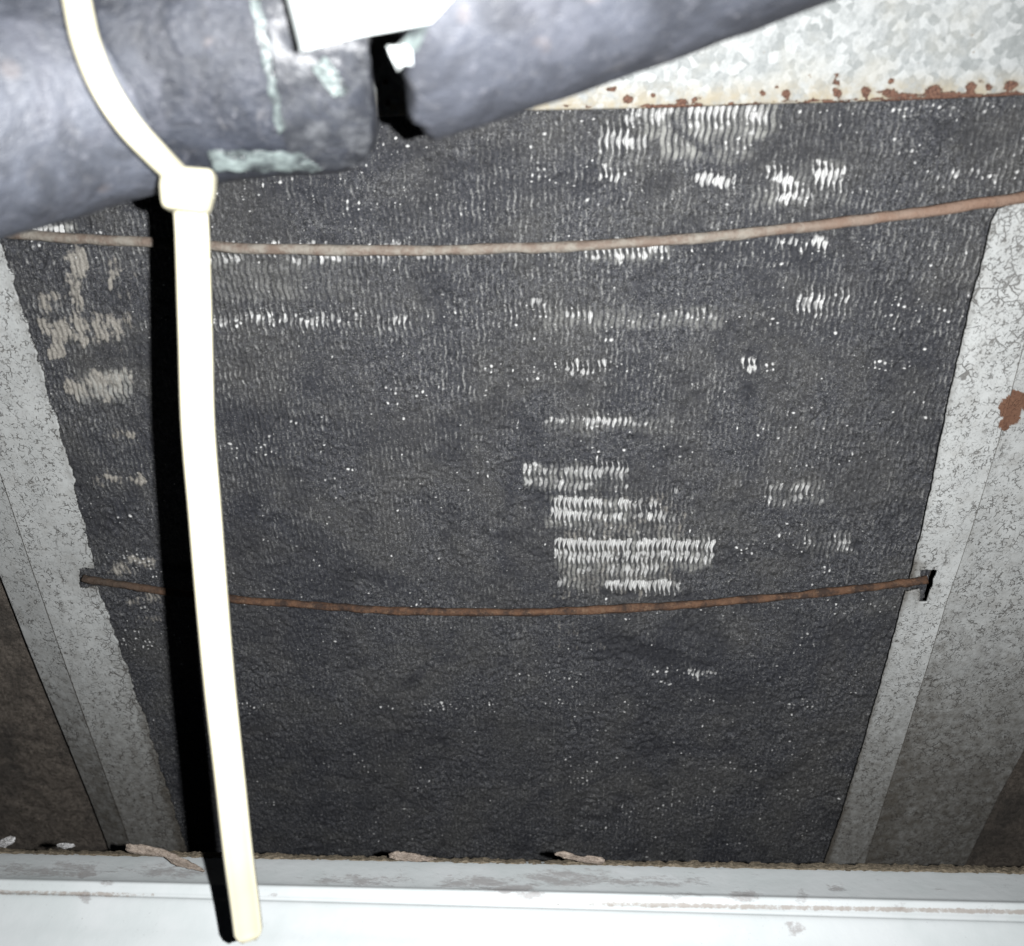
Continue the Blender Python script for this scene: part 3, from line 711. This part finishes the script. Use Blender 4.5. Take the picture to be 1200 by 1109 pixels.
foA = [(-420, 190, .150), (-200, 150, .168), (0, 113, .186), (110, 88, .195), (215, 64, .203), (300, 52, .206)]
fA = thing('foam_pipe_sleeve', 'bare bluish black foam pipe sleeve left of the cable tie loop', 'pipe insulation', at(-100, 130, .18), 'black foam pipe sleeves')
sleeve(foA, .0268, M_foamA, 'foam', fA, .0008, 3, m_per=22)
foB = [(95, 72, .196), (200, 58, .2), (300, 49, .203), (380, 43, .205), (428, 38, .206)]
fB = thing('foam_pipe_sleeve', 'taped dark foam sleeve between the cable tie loop and the black gap', 'pipe insulation', at(280, 50, .2), 'black foam pipe sleeves')
sleeve(foB, .0298, M_foamB, 'foam', fB, .0010, 31, m_per=30, round_a=True, rcap=.0115)
foC = [(457, 14, .177), (540, -12, .176), (690, -64, .175), (850, -124, .173), (1100, -218, .170), (1400, -335, .167)]
fC = thing('foam_pipe_sleeve', 'grey-black foam sleeve slanting up to the right across the galvanised sheet', 'pipe insulation', at(800, -60, .186), 'black foam pipe sleeves')
sleeve(foC, .0253, M_foamC, 'foam', fC, .0006, 57, m_per=20, round_b=False, round_a=True, rcap=.0022)

# clear tape bands and creases wrapped on the middle sleeve: patches riding on its surface
def patch_on_surface(name, path_uvd, rad, quad, mat, parent, n=26, m=26, lift=.0006, lump=.0008, seed=5, label=None):
    """quad: photo outline (tl,tr,br,bl); each point is cast onto the sleeve's cylinder so it lies on it"""
    pts = catmull([at(*p) for p in path_uvd], 20)
    def cast(u, v):
        r = ray(u, v); r = r / np.linalg.norm(r); best = None
        ts = np.linspace(.10, .26, 400); Q = CAM + ts[:, None] * r
        a = pts[:-1]; b = pts[1:]
        dmin = np.full(len(ts), 9.)
        for i in range(0, len(a), 2):
            ab = b[i] - a[i]; w_ = np.clip(((Q - a[i]) @ ab) / (ab @ ab), -4, 4)
            dmin = np.minimum(dmin, np.linalg.norm(Q - (a[i] + w_[:, None] * ab), axis=1))
        k = np.argmax(dmin < rad + lift)
        if dmin.min() > rad + lift: k = np.argmin(dmin)
        return Q[k]
    q = [np.array(p, float) for p in quad]; V = []
    for i in range(m):
        s_ = i / (m - 1)
        for j in range(n):
            t_ = j / (n - 1)
            p = (q[0] * (1 - t_) + q[1] * t_) * (1 - s_) + (q[3] * (1 - t_) + q[2] * t_) * s_
            V.append(cast(p[0] + 1.5 * math.sin(i * 1.3 + seed), p[1] + 1.2 * math.sin(j * 1.1 + seed)))
    V = np.array(V).reshape(m, n, 3)
    outw = -M @ np.array((0, 0, 1.0))
    bump_ = (fbm(np.arange(n)[None, :] * np.ones((m, 1)), np.arange(m)[:, None] * np.ones((1, n)), 5.0, seed, 3))
    V = V + outw * (bump_ * lump)[..., None]
    Bk = V - outw * .0005
    f = grid_faces(m, n); nv = m * n
    be = []
    for j in range(n - 1): be += [(j + 1, j), ((m - 1) * n + j, (m - 1) * n + j + 1)]
    for i in range(m - 1): be += [(i * n, (i + 1) * n), ((i + 1) * n + n - 1, i * n + n - 1)]
    fs = np.array([(a, b, b + nv, a + nv) for a, b in be])
    o = mesh_obj(name, np.concatenate([V.reshape(-1, 3), Bk.reshape(-1, 3)]), np.concatenate([f, f[:, ::-1] + nv, fs]), mat, parent)
    if label: o['label'] = label
    return o
patch_on_surface('tape', foB, .0303, [(244, 177), (352, 180), (378, 201), (252, 201)], M_tape, fB, seed=2, label='greenish clear tape edge along the underside')
patch_on_surface('tape', foB, .0301, [(292, -10), (304, -10), (334, 150), (326, 158)], M_tape, fB, seed=7, label='upright strip of clear tape, drawn pale for its highlight streak')  # highlight streak on the tape put in as a pale strip
patch_on_surface('tape', foB, .0301, [(366, 82), (384, 70), (412, 108), (392, 116)], M_tape, fB, seed=12, lump=.002, label='glossy crumpled fold of clear tape')
patch_on_surface('tape_wrap', foB, .0300, [(300, -40), (432, -40), (436, 194), (340, 200)], M_milk, fB, n=30, m=40, lump=.0007, seed=21, label='milky clear tape wrapped round the right end of the sleeve')
# blank white sticker bridging from the middle sleeve towards the right one
def card(name, uvd, mat, parent, n=14, thick=.0004, label=None, wav=.0006):
    q = [at(*p) for p in uvd]; V = []
    for side in (0, 1):
        for i in range(n):
            for j in range(n):
                s_, t_ = i / (n - 1), j / (n - 1)
                p = (q[0] * (1 - t_) + q[1] * t_) * (1 - s_) + (q[3] * (1 - t_) + q[2] * t_) * s_
                V.append(p + (M @ np.array((0, 0, 1.0))) * (side * thick + wav * math.sin(t_ * 5 + s_ * 3)))
    f = grid_faces(n, n); nv = n * n; be = []
    for j in range(n - 1): be += [(j + 1, j), ((n - 1) * n + j, (n - 1) * n + j + 1)]
    for i in range(n - 1): be += [(i * n, (i + 1) * n), ((i + 1) * n + n - 1, i * n + n - 1)]
    fs = np.array([(a, b, b + nv, a + nv) for a, b in be])
    o = mesh_obj(name, np.array(V), np.concatenate([f, f[:, ::-1] + nv, fs]), mat, parent)
    if label: o['label'] = label
    return o
card('sticker', [(318, -70, .1600), (590, -70, .1400), (504, 23, .1480), (352, 61, .1660)], M_paper, fB, label='blank white sticker with a torn slanting lower edge')
card('sticker_flap', [(490, 20, .150), (512, 8, .149), (484, 66, .160), (462, 62, .160)], M_tape, fB, label='torn curled flap hanging from the sticker')
scr = card('flap_tip', [(454, 54, .158), (480, 46, .158), (486, 72, .160), (466, 82, .160)], M_paper, fB, wav=.001)

# ------------------------------------------------------------------ cable tie
def strap(name, uvd, width, thick, mat, parent, taper=None, n=10, taper_px=None):
    path = catmull([at(*p) for p in uvd], n); m = len(path)
    T = np.gradient(path, axis=0); T /= np.linalg.norm(T, axis=1)[:, None]
    V = []; c = .18
    for i in range(m):
        view = CAM - path[i]; view /= np.linalg.norm(view)
        wv = np.cross(T[i], view); wv /= np.linalg.norm(wv); nn = np.cross(wv, T[i])
        if nn @ view < 0: nn = -nn
        W = width / 2; H_ = thick / 2; e = i / (m - 1)
        if taper and e > taper: W *= 1 - .45 * (e - taper) / (1 - taper)
        for a, b in [(-1, -.5), (-1 + c * .5, .8), (-1 + c, 1), (-.62, 1), (-.58, .72), (.58, .72), (.62, 1), (1 - c, 1), (1 - c * .5, .8), (1, -.5), (1 - c, -1), (-1 + c, -1)]:
            V.append(path[i] + wv * a * W + nn * b * H_)
    k_ = 12; Fc = []
    for i in range(m - 1):
        for k in range(k_):
            k2 = (k + 1) % k_; Fc.append((i * k_ + k, i * k_ + k2, (i + 1) * k_ + k2, (i + 1) * k_ + k))
    Fc.append(tuple(range(k_))[::-1]); Fc.append(tuple((m - 1) * k_ + k for k in range(k_)))
    return mesh_obj(name, V, Fc, mat, parent)
tie = thing('cable_tie', 'white nylon cable tie looped round the foam with a long tail hanging down', 'cable tie', at(220, 225, .19))
strap('loop', [(78, -90, .168), (82, -40, .1655), (90, 0, .1650), (101, 50, .1650), (121, 100, .1665), (150, 145, .1705), (182, 180, .178), (208, 206, .1875)], .0051, .0014, M_nyl, tie, n=14)
strap('tail', [(222, 228, .194), (224.5, 262, .197), (226, 300, .198), (229, 400, .200), (232, 500, .203), (240, 600, .206), (248, 700, .210), (257, 800, .215), (268, 900, .220), (279, 1000, .225), (287, 1060, .229), (292, 1102, .231)], .0074, .0015, M_nyl, tie, taper=.985, n=8)
hc = at(220, 223, .1865)
ex = M @ nrm((1, .08, 0)); ey = M @ nrm((-.08, 1, 0)); ez = M @ np.array((0, 0, 1.0))
def sq(x, e): return np.sign(x) * np.abs(x) ** e
V = []; Fc = []; na, nb = 40, 20
for j in range(nb + 1):
    la = -math.pi / 2 + math.pi * j / nb
    for i in range(na):
        lo_ = 2 * math.pi * i / na
        a = sq(math.cos(la), .35) * sq(math.cos(lo_), .18); b = sq(math.cos(la), .35) * sq(math.sin(lo_), .18); c = sq(math.sin(la), .35)
        narrow = 1.0 - .16 * sstep(.2, 1.0, b)
        V.append(hc + ex * a * .0054 * narrow + ey * b * .0044 + ez * c * .0024)
for j in range(nb):
    for i in range(na):
        i2 = (i + 1) % na; Fc.append((j * na + i, j * na + i2, (j + 1) * na + i2, (j + 1) * na + i))
mesh_obj('head', V, Fc, M_nyl, tie)
# the slot mouth on the head that the strap end passes through
card('slot_lip', [(204, 203, .1828), (236, 205, .1828), (235, 212, .1828), (203, 210, .1828)], M_nyl, tie, n=6, thick=.0012, wav=.0001)
